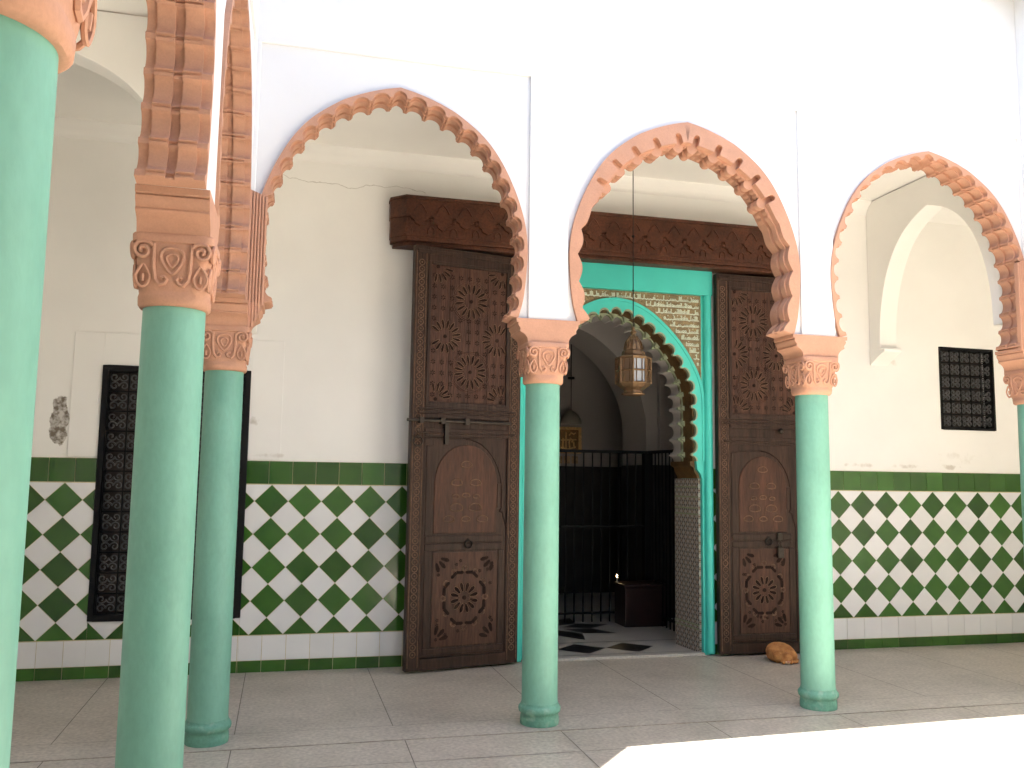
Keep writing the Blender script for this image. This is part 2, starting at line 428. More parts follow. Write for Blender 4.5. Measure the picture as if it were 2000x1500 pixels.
# unseen coping on the octagonal roofline, overhang added for its shadows; corner arches
hole = [(-1.36, -.27), (1.77, -.13), (3.22, -.125), (4.0, -.92), (4.0, -5.7), (3.3, -6.3), (-1.3, -6.3), (-2.0, -5.7), (-2.0, -1.0)]
mb = MB(); cxy = Vector((1.05, -3.27))
outer = [cxy+(Vector(p)-cxy)*1.16 for p in hole]
for i in range(len(hole)):
    j = (i+1) % len(hole); a, b, c, d = Vector(hole[i]), Vector(hole[j]), outer[j], outer[i]
    for z in (6.28, 6.4): mb.face([(q.x, q.y, z) for q in (a, b, c, d)])
    mb.face([(a.x, a.y, 6.28), (b.x, b.y, 6.28), (b.x, b.y, 6.4), (a.x, a.y, 6.4)])
    mb.face([(d.x, d.y, 6.28), (c.x, c.y, 6.28), (c.x, c.y, 6.4), (d.x, d.y, 6.4)])
tag(mb.build('shade_coping', M_white), 'unseen white coping edging the open sky, its overhang added to cast shade', 'coping')
SQ = [(0, 5.86), (.12, 5.83), (.24, 5.75), (.35, 5.60), (.42, 5.42), (.455, 5.15)]
for (x, y, rz, lab) in ((3.81, -.47, R(-45), 'white corner arch at upper right, high above the last front arch'), (-1.71, -.47, R(45), 'white corner arch bridging the two arcades at upper left')):
    mb = MB(); arch_plate(mb, SQ, .51, .51, 6.277, 0, .18, 0, .03)
    o = tag(mb.build('corner_arch', M_white), lab, 'arch'); o.location = (x, y, 0); o.rotation_euler = (0, 0, rz)

# ------------------------------------------------------------------ columns
def column_parts():
    sh = MB()
    sh.lathe([(.127, .138), (.1245, .16), (.1235, .4), (.1235, 1.2), (.1225, 2.0), (.121, 2.36)], 48)
    bs = MB()
    bs.lathe([(.131, 0), (.134, .02), (.133, .05), (.129, .072), (.133, .080), (.142, .088), (.146, .102), (.145, .118), (.138, .128), (.131, .134), (.129, .142), (.126, .15)], 48)
    cp = MB()
    cp.loft([(.124, 2.338, 2.0), (.132, 2.340, 2.3), (.139, 2.350, 2.5), (.139, 2.380, 2.8), (.134, 2.390, 3.2), (.133, 2.40, 4), (.137, 2.44, 5), (.143, 2.52, 6), (.149, 2.565, 7), (.150, 2.588, 7)], 48)
    cp.loft([(.150, 2.585, 9), (.156, 2.590, 9), (.157, 2.618, 9), (.153, 2.624, 9)], 48)
    for q in range(4):
        Mx = Matrix.Rotation(q*math.pi/2, 3, 'Z')
        def P(x, z, off=0): 
            half = .1345+max(0, (z-2.42))*.085
            return tuple(Mx @ Vector((x, -half-.001-off, z)))
        for sx in (-1, 1):
            sp = []
            for k in range(26):   # volute
                t = k/25; a = math.pi*.15+t*math.pi*3.3; rr_ = .036*(1-t)+.004
                sp.append(P(sx*(.110-rr_*math.cos(a)), 2.552+rr_*math.sin(a), .004))
            stem = [P(sx*(.070), 2.58, .002), P(sx*.070, 2.54, .003), P(sx*.068, 2.48, .003), P(sx*.062, 2.44, .003), P(sx*.045, 2.418, .003), P(sx*.026, 2.424, .003), P(sx*.018, 2.44, .003), P(sx*.028, 2.452, .003), P(sx*.04, 2.446, .003)]
            cp.tube(sp, .0085, 6); cp.tube(stem, .0085, 6)
            tear = [P(sx*.108+.026*math.sin(a)*(1-.55*max(0, math.cos(a))), 2.452+.045*math.cos(a), .001) for a in [2*math.pi*k/16 for k in range(17)]]
            cp.tube(tear, .006, 6); cp.tube([P(sx*.108, 2.43, 0), P(sx*.108, 2.46, 0)], .007, 6)
        for s1 in (1, .5):
            tear = [P(s1*.040*math.sin(a)*(1+.5*math.cos(a)), 2.515+s1*.052*math.cos(a), .002) for a in [2*math.pi*k/20 for k in range(21)]]
            cp.tube(tear, .0075*(.6+.4*s1), 6)
    return sh, bs, cp
IMP = [(.150, 2.630), (.152, 2.655), (.158, 2.672), (.172, 2.690), (.192, 2.703), (.206, 2.712), (.208, 2.718), (.203, 2.724), (.207, 2.738), (.217, 2.752), (.222, 2.765), (.222, 2.772), (.214, 2.776), (.232, 2.782), (.234, 2.8095)]
IMP = [(h, 2.620+(z-2.630)*(.1695/.1795)) for h, z in IMP]
def impost(mb, left=1, right=1, axis='y', th=.138):
    poly = [(h if right else .02, z) for h, z in IMP]+[(-h if left else -.02, z) for h, z in reversed(IMP)]
    mb.prism(poly, axis, -th, th)
def column(loc, rz, label, kind='mid', grp='mint green columns of the arcade'):
    root = thing('column', label, 'column', loc, rz, grp)
    for n_, me in (('shaft', SH), ('base_ring', BS), ('capital', CP)):
        o = bpy.data.objects.new(n_, me.data); COL.objects.link(o); o.parent = root
    o = bpy.data.objects.new('impost', IMS[kind].data); COL.objects.link(o); o.parent = root
    return root
sh, bs, cp = column_parts()
SH = sh.build('shaft', M_mint, smooth=40); BS = bs.build('base_ring', M_mintd, smooth=50); CP = cp.build('capital', M_orange, smooth=40)
IMS = {}
i1 = MB(); impost(i1); IMS['mid'] = i1.build('impost', M_orange, smooth=25)
i2 = MB(); impost(i2, 0, 1, 'y'); impost(i2, 1, 0, 'x', .1385); i2.box(-.14, .14, -.14, .14, 2.622, 2.7885); IMS['corner'] = i2.build('impost', M_orange, smooth=25)
protos = [SH, BS, CP]+list(IMS.values())
column((XL, 0, 0), 0, 'mint green corner column carrying the fluted orange panel, where the two arcades meet', 'corner')
column((0, 0, 0), 0, 'mint green column in front of the left edge of the dark doorway')
column((X3, 0, 0), 0, 'mint green column right of the doorway, the ginger cat curled behind its foot')
column((XR, 0, 0), R(-90), 'mint green corner column cut off by the right edge, right of the small grilled window', 'corner')
column((-2.208, -2.200, 0), R(90), 'mint green column in front of the tall black window grille, big carved orange capital')
column((-2.219, -4.52, 0), R(90), 'nearest and thickest mint green column, cut off by the left edge of the picture')
for y in (-2.18, -4.36): column((XR, y, 0), R(90), 'mint green column under the right hand arcade outside the picture', grp='columns out of view')
for k in (1, 2): column((XL+(XR-XL)*k/3, -6.54, 0), 0, 'mint green column under the arcade behind the viewer', grp='columns out of view')
column((XL, -6.54, 0), R(90), 'mint green corner column behind the viewer on the left', 'corner', grp='columns out of view')
column((XR, -6.54, 0), R(180), 'mint green corner column behind the viewer on the right', 'corner', grp='columns out of view')
for o in protos: bpy.data.objects.remove(o)

# ------------------------------------------------------------------ gallery: back wall, dado, ceilings, transverse arches
XW0, XW1 = -4.03, 6.13; PX0, PX1 = .286, 2.316
bw = thing('gallery_wall', 'cream back wall of the gallery with a green and white diamond tile dado', 'wall')
mb = MB()
WL = (-3.292, -2.100, .462, 2.57); WR = (5.01, 5.706, 2.255, 3.14)
def wall_rect(x0, x1, z0, z1): mb.box(x0, x1, D, D+.5, z0, z1)
wall_rect(XW0-.2, WL[0], -.05, 4.8); wall_rect(WL[0], WL[1], -.05, WL[2]); wall_rect(WL[0], WL[1], WL[3], 4.8)
wall_rect(WL[1], PX0, -.05, 4.8); wall_rect(PX0, PX1, 3.85, 4.8)
wall_rect(PX1, WR[0], -.05, 4.8); wall_rect(WR[0], WR[1], -.05, WR[2]); wall_rect(WR[0], WR[1], WR[3], 4.8); wall_rect(WR[1], XW1+.2, -.05, 4.8)
mb.build('wall', M_wall, bw)
mb = MB()   # raised plaster panel round the tall grille, and the fillet under the ceiling
for (x0, x1, z0, z1) in ((-3.53, WL[0]-.002, 1.80, 2.85), (WL[1]+.002, -1.822, 1.80, 2.85), (WL[0]-.002, WL[1]+.002, WL[3]+.002, 2.85)): mb.box(x0, x1, D-.012, D+.01, z0, z1)
mb.build('window_surround', M_wall, bw, bevel=.003)
mb = MB(); mb.prism([(D+.01, 4.52), (D-.012, 4.53), (D-.02, 4.56), (D-.05, 4.60), (D-.10, 4.64), (D-.10, 4.66), (D+.01, 4.66)], 'x', XW0, XW1); mb.build('ceiling_cove', M_wall, bw, smooth=60)

def clip(poly, x0, x1, z0, z1):
    for (ax, lim, sg) in ((0, x0, 1), (0, x1, -1), (1, z0, 1), (1, z1, -1)):
        out = []
        for i in range(len(poly)):
            p, q = poly[i-1], poly[i]; dp, dq = sg*(p[ax]-lim), sg*(q[ax]-lim)
            if (dp >= 0) != (dq >= 0):
                t = dp/(dp-dq); out.append((p[0]+(q[0]-p[0])*t, p[1]+(q[1]-p[1])*t))
            if dq >= 0: out.append(q)
        poly = out
        if not poly: break
    return poly
dd = .2*math.sqrt(2); ZT = 1.5847; ZB = ZT-4.5*dd
def dado(rects, phase, sq, parent):
    mb = MB()
    for (x0, x1, z0, z1) in rects:
        mb.cur = 2; mb.box(x0, x1, D-.010, D+.01, z0, z1)
        def tile(poly, mi):
            cx = sum(p[0] for p in poly)/len(poly); cz = sum(p[1] for p in poly)/len(poly)
            p2 = clip(poly, x0+.0008, x1-.0008, max(z0, .0)+.0008, z1-.0008)
            if len(p2) < 3: return
            a = abs(sum(p2[i-1][0]*p2[i][1]-p2[i][0]*p2[i-1][1] for i in range(len(p2))))/2
            if a < 2e-4: return
            mb.cur = mi; t1, t2 = random.gauss(0, .004), random.gauss(0, .004); y = D-.0155
            fr = [(p[0], y+t1*(p[0]-cx)+t2*(p[1]-cz), p[1]) for p in p2]
            i = len(mb.v); n = len(fr); mb.v += fr+[(p[0], D-.009, p[1]) for p in p2]
            mb.f.append(tuple(range(i, i+n))); mb.mi.append(mi)
            for k in range(n): mb.f.append((i+k, i+(k+1) % n, i+n+(k+1) % n, i+n+k)); mb.mi.append(mi)
        g = .0022
        def square(xa, xb, za, zb, mi): tile([(xa+g, za+g), (xb-g, za+g), (xb-g, zb-g), (xa+g, zb-g)], mi)
        k0 = math.floor((x0-sq)/.2)-1; k1 = math.ceil((x1-sq)/.2)+1
        for k in range(k0, k1):
            square(sq+.2*k, sq+.2*(k+1), ZT+.006, 1.79, 0)
            square(sq+.2*k, sq+.2*(k+1), .098, ZB-.005, 1)
            square(sq+.2*k, sq+.2*(k+1), -.10, .098, 0)
        h = dd/2-g*1.2
        for k in range(math.floor((x0-phase)/dd)-1, math.ceil((x1-phase)/dd)+2):
            for j in range(-1, 6):
                for (cx, cz, mi) in ((phase+k*dd, ZT-dd/2-j*dd, 0), (phase+(k+.5)*dd, ZT-j*dd, 1)):
                    poly = [(cx-h, cz), (cx, cz-h), (cx+h, cz), (cx, cz+h)]
                    poly = clip(poly, -99, 99, ZB, ZT)
                    if len(poly) >= 3: tile(poly, mi)
    mb.build('tile_dado', [M_green, M_wtile, M_grout], parent, smooth=0)
dado([(XW0, WL[0], 0, 1.79)], -3.813, -3.86, bw)
dado([(WL[0], WL[1], 0, WL[2]-.004), (WL[1], PX0, 0, 1.79)], -1.880, -1.91, bw)
dado([(PX1, XW1, 0, 1.79)], 3.724, 2.386, bw)

mb = MB()
mb.box(XW0-.2, XW1+.2, .11, D+.1, 4.66, 4.85); mb.box(XW0-.2, XL-.11, -8.5, .11, 4.66, 4.85)
mb.box(XR+.11, XW1+.2, -8.5, .11, 4.66, 4.85); mb.box(XL-.11, XR+.11, -8.5, -6.65, 4.66, 4.85)
mb.build('ceiling', M_cream, kind='structure')
for (x0, x1, y0, y1, lab) in ((XW0-.2, XW0, -8.5, D, 'plain white outer wall of the left gallery, at the far left edge'), (XW1, XW1+.2, -8.5, D, 'plain white outer wall of the right gallery beyond the small window'), (XW0, XW1, -8.6, -8.4, 'plain white outer wall behind the viewer')):
    mb = MB(); mb.box(x0, x1, y0, y1, -.05, 4.8); tag(mb.build('outer_wall', M_cream), lab, 'wall')
PL = [(0, 4.36), (.1, 4.325), (.22, 4.272), (.36, 4.18), (.5, 4.03), (.62, 3.82), (.70, 3.58), (.745, 3.32), (.76, 3.05)]
def transverse(loc, rz, label, span):
    mb = MB(); arch_plate(mb, PL, span/2, span/2, 4.65, -.10, .10, 0, .03)
    for s in (-1, 1):
        if s < 0: continue
    mb.prism([(-span/2, 3.052), (-span/2+.24, 3.052), (-span/2+.235, 3.02), (-span/2+.15, 2.985), (-span/2+.05, 2.93), (-span/2, 2.90)], 'y', -.105, .105)
    o = tag(mb.build('transverse_arch', M_cream, bevel=.004), label, 'arch', 'plain arches across the gallery'); o.location = loc; o.rotation_euler = (0, 0, rz)
sp = D-WT-.01
transverse((XR, WT+sp/2+.005, 0), R(-90), 'plain white arch crossing the gallery at the right, seen through the third front arch', sp)
transverse((XL, WT+sp/2+.005, 0), R(-90), 'plain white arch crossing the gallery behind the corner column', sp)
transverse((XL-WT-sp/2+.0, 0, 0), 0, 'plain grey-shaded arch at upper left, between the nearest column and the left arcade', sp)
transverse((XR+WT+sp/2, 0, 0), R(180), 'plain white arch crossing the right gallery outside the picture', sp)

# ------------------------------------------------------------------ window grilles
def scroll(mb, cx, cz, s, y, r_):
    for sx in (-1, 1):
        for sz in (-1, 1):
            path = []
            for k in range(16):
                t = k/15; a = t*math.pi*2.4; q = s*.24*(1-.75*t)
                path.append((cx+sx*(s*.24-q*math.cos(a)), y, cz+sz*(s*.24-q*math.sin(a)*1.0+.0)))
            mb.tube(path, r_, 5)
def window(name, label, W, bars, nx, nz, inner):
    x0, x1, z0, z1 = W; root = thing(name, label, 'window', ((x0+x1)/2, D, z0)); hx = (x1-x0)/2; H = z1-z0
    mb = MB(); fw, p = bars
    mb.box(-hx-.004, -hx+fw, -p, .12, -.004, H+.004); mb.box(hx-fw, hx+.004, -p, .12, -.004, H+.004)
    mb.box(-hx+fw, hx-fw, -p, .12, H-fw, H+.004); mb.box(-hx+fw, hx-fw, -p, .12, -.004, fw); mb.build('frame', M_iron, root, bevel=.004)
    mb = MB(); mb.box(-hx, hx, .16, .2, 0, H); mb.build('shutter', inner, root)
    mb = MB(); wx = (2*hx-2*fw)/nx; wz = (H-2*fw)/nz
    for k in range(nx+1): mb.box(-hx+fw+wx*k-.006, -hx+fw+wx*k+.006, .02, .034, fw, H-fw)
    for k in range(nz+1): mb.box(-hx+fw, hx-fw, .018, .030, fw+wz*k-.006, fw+wz*k+.006)
    mb.build('bars', M_iron, root)
    mb = MB()
    for i in range(nx):
        for j in range(nz): scroll(mb, -hx+fw+wx*(i+.5), fw+wz*(j+.5), min(wx, wz), .025, .0065)
    mb.build('scrollwork', mat('iron_scrolls', (.05, .05, .052), .4, var=.2), root, smooth=60)
window('window_grille', 'tall black iron window grille set in the tiled wall, half hidden behind two left columns', WL, (.045, .03), 7, 12, M_dark)
window('window_grille', 'small black iron window grille high on the wall at right above the tiles', WR, (.022, .008), 5, 6, M_dark)

# ------------------------------------------------------------------ portal
PC = 1.301
LIP = [(0, 3.435), (.16, 3.41), (.315, 3.345), (.45, 3.25), (.587, 3.125), (.71, 2.98), (.806, 2.83), (.87, 2.70), (.905, 2.58), (.92, 2.45), (.922, 2.2), (.922, 1.86)]
def lobe(s_, sp=.158):
    u = (s_/sp+.5) % 1.0; t = abs(u-.5)/.42
    return .030-.045*math.sqrt(1-t*t) if t < 1 else .036
def pw(s_): return .098-.012*min(1, max(0, s_-.3))+lobe(s_)
portal = thing('portal', 'turquoise doorway with gilded script panel and brown lobed horseshoe arch', 'doorway', (PC, D, 0))
mb = MB()
mb.box(-1.013, 1.013, -.055, .5, 3.52, 3.848)            # flat turquoise board
for s in (-1, 1):
    mb.box(s*.921, s*1.013, -.02, .5, 0.0, 3.52)
    mb.tube([(s*.968, -.024, .02), (s*.968, -.024, 1.5), (s*.968, -.024, 3.52)], .044, 14)
    mb.box(s*.905, s*.93, -.012, .05, 0.02, 3.52)
    # little bracket under the arch foot
    mb.prism([(s*.93, 1.66), (s*.90, 1.69), (s*.885, 1.74), (s*.85, 1.78), (s*.84, 1.86), (s*.93, 1.86)], 'y', -.015, .03)
mb.build('frame', M_turq, portal, smooth=35)
mb = MB(); arch_plate(mb, LIP, .922, .922, 3.52, 0, .5, 0, .03); mb.build('spandrel', M_ochre, portal)
mb = MB(); ring(mb, LIP, [(-.022, .03, pw)], 0, outer=lambda s_: -.012, step=.008); ring(mb, LIP, [(-.030, -.02, lambda s_: .018)], 0, outer=lambda s_: -.010, step=.03); mb.build('arch_band', M_turq, portal, smooth=35)
mb = MB(); ring(mb, LIP, [(-.028, .012, lambda s_: pw(s_)+.014)], 0, outer=lambda s_: pw(s_)-.003, step=.008); mb.build('lobed_edge', M_edge, portal, smooth=35)
mb = MB(); ring(mb, LIP, [(.031, .30, lambda s_: .100)], 0, step=.02); mb.build('soffit', M_soff, portal, smooth=35)
mb = MB(); ring(mb, LIP, [(.20, .24, lambda s_: pw(s_)+.012), (.24, .28, lambda s_: pw(s_)+.03)], 0, outer=.05, step=.008); mb.build('lobed_edge', M_edge, portal, smooth=35)
mb = MB(); ring(mb, LIP, [(.281, .49, lambda s_: pw(s_)+.02)], 0, outer=.05, step=.012); mb.build('soffit', M_inner, portal, smooth=35)
for s in (-1, 1):
    mb = MB(); mb.prism([(s*.93, 1.86), (s*.795, 1.86), (s*.80, 1.82), (s*.83, 1.80), (s*.84, 1.76), (s*.865, 1.72), (s*.872, 1.69), (s*.93, 1.69)], 'y', .032, .49); mb.build('corbel', M_soff, portal)
    mb = MB(); mb.prism([(s*.93, .034), (s*.93, .499), (s*.845, .499), (s*.884, .034)], 'z', .0, 1.688); mb.build('mosaic_jamb', M_zel, portal)
    mb = MB()
    for z in (1.33, 1.39, 1.50, 1.60, .26, .22): mb.prism([(s*.88, .04), (s*.88, .497), (s*.842, .497), (s*.881, .04)], 'z', z, z+.014)
    mb.build('mosaic_border', M_edge, portal)
# script on the spandrel: rows of raised pale letters between gilded rules
def lip_x(z):
    best = 0
    for (_, p, _) in LS:
        if p.y >= z: best = max(best, p.x) 
    xs = [p.x for (_, p, _) in LS if abs(p.y-z) < .02]
    return max(xs) if xs else (0 if z > 3.43 else best)
LS = samples(LIP, .01)
mb = MB(); rules = MB(); rows_ = [3.503-.064*k for k in range(16)]
for k, zt_ in enumerate(rows_):
    zb_ = zt_-.064
    for s in (-1, 1):
        xin = max(lip_x(zb_+.0), lip_x(zt_)) + .02
        if zb_ > 3.43: xin = .0
        if xin > .875: continue
        rules.box(s*xin, s*.90, -.008, .002, zb_-.003, zb_+.003)
        x = xin+.012; base = zb_+.019
        while x < .885:
            g = random.random(); h = .044*random.uniform(.75, 1.05)
            st = lambda pts: mb.tube([(s*px_, -.004, pz) for px_, pz in pts], .0054, 5)
            if g < .35: st([(x, base), (x+.002, base+h)]); x += .012
            elif g < .6:
                st([(x+.013+.013*math.cos(a), base+.003+.012*math.sin(a)) for a in [math.pi*(1.0+k_/6) for k_ in range(7)]]); x += .029
            elif g < .8:
                st([(x+.010+.009*math.cos(a), base+.011+.009*math.sin(a)) for a in [2*math.pi*k_/8 for k_ in range(9)]]); x += .023
            else:
                st([(x, base), (x+.008, base+.015), (x+.015, base), (x+.023, base+.014), (x+.030, base)]); x += .034
            if random.random() < .4: mb.box(s*(x-.012), s*(x-.004), -.007, .002, base+h*.85, base+h*.85+.008)
        mb.tube([(s*(xin+.01), -.003, base-.004), (s*.89, -.003, base-.004)], .0035, 4)
for s in (-1, 1): rules.box(s*.888, s*.905, -.010, .002, 2.45, 3.518)
rules.box(-.90, .90, -.010, .002, 3.502, 3.518)
mb.build('script', M_pale, portal, smooth=50); rules.build('script_rules', M_ochre, portal)
mb = MB(); mb.box(PX0+.11, PX1-.11, D-.04, D+.06, -.01, .022)
tag(mb.build('threshold', M_border, bevel=.005), 'low pale stone threshold across the foot of the doorway', 'doorstep')

# ------------------------------------------------------------------ carved lintel beam
bm_ = thing('lintel_beam', 'dark carved wooden beam across the top of the two big doors', 'beam', (0, D, 0))
mb = MB(); bx0, bx1 = -.94, 3.535; ch = .13
def sect(y0, z0, z1, ins=0):
    mb.prism([(bx0+ins, .0), (bx0+ins, -y0+ch), (bx0+ins+ch, -y0), (bx1-ins-ch, -y0), (bx1-ins, -y0+ch), (bx1-ins, 0)], 'z', z0, z1)
sect(.26, 4.185, 4.215); sect(.247, 4.02, 4.186, .006); sect(.232, 3.84, 4.022, .012); sect(.226, 3.80, 3.842, .018); sect(.195, 3.765, 3.801, .04)
mb.build('beam', M_beam, bm_, bevel=.006)
mb = MB(); n = 20
for k in range(n):
    x = bx0+ch+.03+(bx1-bx0-2*ch-.06)*(k+.5)/n; hw_ = .085; dz = .035 if k % 2 else 0
    # hanging stepped pendants of the carved frieze
    mb.prism([(x-hw_, 4.03), (x-hw_, 4.00-dz), (x-.05, 3.985-dz), (x-.045, 3.955-dz), (x-.015, 3.945-dz), (x, 3.93-dz), (x+.015, 3.945-dz), (x+.045, 3.955-dz), (x+.05, 3.985-dz), (x+hw_, 4.00-dz), (x+hw_, 4.03)], 'y', -.252-.004*(k % 2), -.22)
    mb.tube([(x-.06, -.247, 4.06), (x-.03, -.252, 4.11), (x, -.252, 4.14), (x+.03, -.252, 4.11), (x+.06, -.247, 4.06)], .008, 5)
for k in range(n+1):
    x = bx0+ch+.03+(bx1-bx0-2*ch-.06)*k/n
    mb.ball((x, -.25, 3.985), .018, 6, (1, .5, 1.2))
    mb.tube([(x-.03, -.233, 3.865), (x-.03, -.236, 3.90), (x-.018, -.236, 3.925), (x, -.236, 3.935), (x+.018, -.236, 3.925), (x+.03, -.236, 3.90), (x+.03, -.233, 3.865)], .007, 5)
mb.build('carved_frieze', M_beam, bm_, smooth=35)

# ------------------------------------------------------------------ the two big door leaves
W_ = 1.06; TOP = 3.735
def rosette(mb, cx, cz, r_, y, n=16, keep=None, r0=.42, wd=.085, lines=None):
    for k in range(n):
        a = 2*math.pi*(k+.5)/n; pts = []
        d = Vector((math.cos(a), math.sin(a))); q = Vector((-d.y, d.x))
        for (t, ww) in ((r0, 0), (r0+.08, .6), (.8, 1), (.95, .6), (1, 0), (.95, -.6), (.8, -1), (r0+.08, -.6)):
            p = Vector((cx, cz))+d*r_*t+q*r_*wd*ww; pts.append((p.x, p.y))
        if keep and not all(keep[0] < p[0] < keep[1] and keep[2] < p[1] < keep[3] for p in pts): continue
        mb.prism(pts, 'y', y-.002, y+.004)
        if lines is not None: lines.tube([(px_, y-.001, pz_) for px_, pz_ in pts+pts[:1]], .0028, 4)
def door(label, hinge, rz, s, padlock):
    root = thing('door_leaf', label, 'door', hinge, rz, 'pair of carved doors folded back against the wall')
    X = lambda a: s*a
    fy = -.055
    mb = MB(); mb.box(X(0), X(W_), fy, 0, .02, TOP); mb.build('slab', M_wood, root, bevel=.004)
    mb = MB()   # stiles, rails and mouldings
    for a0, a1 in ((0, .125), (W_-.125, W_)): mb.box(X(a0), X(a1), fy-.018, fy+.01, .021, TOP-.001)
    for z0, z1, p in ((3.60, TOP-.002, .022), (2.19, 2.31, .024), (2.03, 2.10, .026), (2.10, 2.19, .012), (.022, .12, .022)): mb.box(X(.125), X(W_-.125), fy-p, fy+.01, z0, z1)
    mb.box(X(.02), X(W_-.02), fy-.034, fy, 3.665, 3.70)
    for z in (2.235, 2.27, 2.06): mb.tube([(X(.06), fy-.024, z), (X(W_-.06), fy-.024, z)], .010, 8)
    a0, a1, z0, z1 = .155, W_-.155, 2.335, 3.575
    for (b0, b1, c0, c1) in ((a0-.03, a0, z0-.03, z1+.03), (a1, a1+.03, z0-.03, z1+.03), (a0, a1, z1, z1+.03), (a0, a1, z0-.03, z0)): mb.box(X(b0), X(b1), fy-.026, fy, c0, c1)
    mb.build('stiles_and_rails', M_wood, root, bevel=.005)
    mb = MB()   # carved running border on the stiles
    for ac in (.062, W_-.062):
        for k in range(58):
            z = .16+k*.06
            mb.tube([(X(ac+.026*math.cos(q)), fy-.018, z+.026*math.sin(q)) for q in [2*math.pi*i/8 for i in range(9)]], .0045, 4)
            mb.ball((X(ac), fy-.018, z), .008, 4, (1, .5, 1))
        for e in (-.045, .045): mb.tube([(X(ac+e), fy-.018, .05), (X(ac+e), fy-.018, TOP-.05)], .0045, 4)
    mb.build('carved_border', M_worn, root, smooth=60)
    up = MB(); up.box(X(a0), X(a1), fy-.008, fy+.004, z0, z1)
    n = 4
    upo = up.build('upper_panel', M_woodp, root)
    mb = MB()
    for k in range(1, n): mb.box(X(a0+(a1-a0)*k/n-.002), X(a0+(a1-a0)*k/n+.002), fy-.0095, fy-.005, z0, z1)
    ln_ = MB(); y = fy-.0095; kp = (min(X(a0), X(a1)), max(X(a0), X(a1)), z0, z1)
    so_ = .11 if padlock else 0
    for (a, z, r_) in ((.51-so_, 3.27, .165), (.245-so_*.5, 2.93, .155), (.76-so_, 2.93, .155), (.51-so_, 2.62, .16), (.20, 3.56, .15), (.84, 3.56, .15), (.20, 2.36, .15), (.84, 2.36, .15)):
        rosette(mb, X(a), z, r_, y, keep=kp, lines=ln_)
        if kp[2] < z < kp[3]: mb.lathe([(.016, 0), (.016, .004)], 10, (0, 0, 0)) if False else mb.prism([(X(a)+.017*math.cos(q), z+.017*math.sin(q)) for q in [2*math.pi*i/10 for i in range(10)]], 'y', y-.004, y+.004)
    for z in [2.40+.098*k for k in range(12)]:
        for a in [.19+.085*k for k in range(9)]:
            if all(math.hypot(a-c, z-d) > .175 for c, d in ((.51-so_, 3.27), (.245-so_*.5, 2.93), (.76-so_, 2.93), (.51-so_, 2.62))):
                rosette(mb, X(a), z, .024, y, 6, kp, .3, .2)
    mb.build('carved_rosettes', M_recess, upo); ln_.build('strapwork', M_worn, upo, smooth=60)  # petals are thin proud plates, dark to imitate shaded recesses
    mb = MB()   # fine carved strapwork lines between the rosettes
    for (ca, cz_) in ((.51-so_, 3.27), (.245-so_*.5, 2.93), (.76-so_, 2.93), (.51-so_, 2.62)):
        for r_ in (.175, .19): 
            seg = [(X(ca+r_*math.cos(q)), fy-.008, cz_+r_*math.sin(q)) for q in [2*math.pi*i/32 for i in range(33)]]
            seg = [p for p in seg if kp[0]+.01 < p[0] < kp[1]-.01]
            if len(seg) > 4 and len(seg) == 33: mb.tube(seg, .003, 4)
    if mb.v: mb.build('strapwork', M_woodp, upo)
    # wicket door
    X0 = X
    X = (lambda a: X0(a)) if padlock else (lambda a: X0(W_-a))
    b0, b1 = (.11, .80) if padlock else (.125, W_-.155)
    wk = MB(); arc = []
    zs, rad = 1.55, (b1-b0)/2-.0; cx_ = (b0+b1)/2
    arc = [(b0, .13), (b1+.02, .13), (b1+.02, 1.22), (b1-.005, 1.30), (b1-.02, 1.36), (b1-.05, 1.37), (b1-.03, 1.40), (b1-.03, 1.55)]
    arc += [(cx_+(rad-.03)*math.cos(t), 1.55+(rad+.07)*math.sin(t)) for t in [math.pi/2*i/10 for i in range(1, 11)]]+[(b0, 1.55+rad+.07)]
    wk.prism([(X(a), z) for a, z in arc], 'y', fy-.020, fy+.005)
    wko = wk.build('wicket', M_wood, root, bevel=.004)
    mb = MB(); arcp = arc[1:-1]
    mb.tube([(X(a+.003), fy-.017, z) for a, z in arcp], .0075, 6); mb.build('wicket_gap', M_recess, wko)
    mb = MB()
    for (c0, c1, d0, d1, p) in ((b0+.02, b1-.02, 1.10, 1.16, .034), (b0+.02, b1-.02, 1.03, 1.09, .030), (b0+.02, b1, .15, .20, .032), (b0+.02, b0+.085, .20, 1.03, .028), (b1-.055, b1+.005, .20, 1.03, .028), (b0+.02, b0+.085, 1.16, 1.95, .028), (b1-.075, b1-.035, 1.40, 1.62, .028)): mb.box(X(c0), X(c1), fy-p, fy-.012, d0, d1)
    mb.build('wicket_mouldings', M_wood, wko, bevel=.006)
    c0, c1 = b0+.10, b1-.075; cc = (c0+c1)/2; hw_ = (c1-c0)/2
    ap = [(c0, 1.18), (c1, 1.18), (c1, 1.62)]+[(cc+hw_*math.cos(t), 1.62+(hw_+.04)*math.sin(t)) for t in [math.pi*i/14 for i in range(1, 14)]]+[(c0, 1.62)]
    mb = MB(); mb.prism([(X(a), z) for a, z in ap], 'y', fy-.028, fy-.015); mb.build('arched_panel', M_woodp, wko, bevel=.006)
    mb = MB()
    for (a, z, q) in ((cc-.09, 1.62, .05), (cc+.09, 1.62, .05), (cc-.09, 1.40, .06), (cc+.09, 1.40, .06), (cc, 1.51, .035), (cc, 1.78, .05), (cc-.16, 1.30, .05), (cc+.16, 1.30, .05), (cc-.1, 1.50, .03), (cc+.1, 1.50, .03), (cc, 1.30, .04)):
        for sg in (-1, 1): mb.tube([(X(a+sg*q*math.sin(t)), fy-.028, z+q*.7*math.cos(t)*(1 if t < 2 else .6)) for t in [math.pi*i/8 for i in range(9)]], .006, 5)
    mb.build('carved_leaves', M_worn, wko, smooth=60)
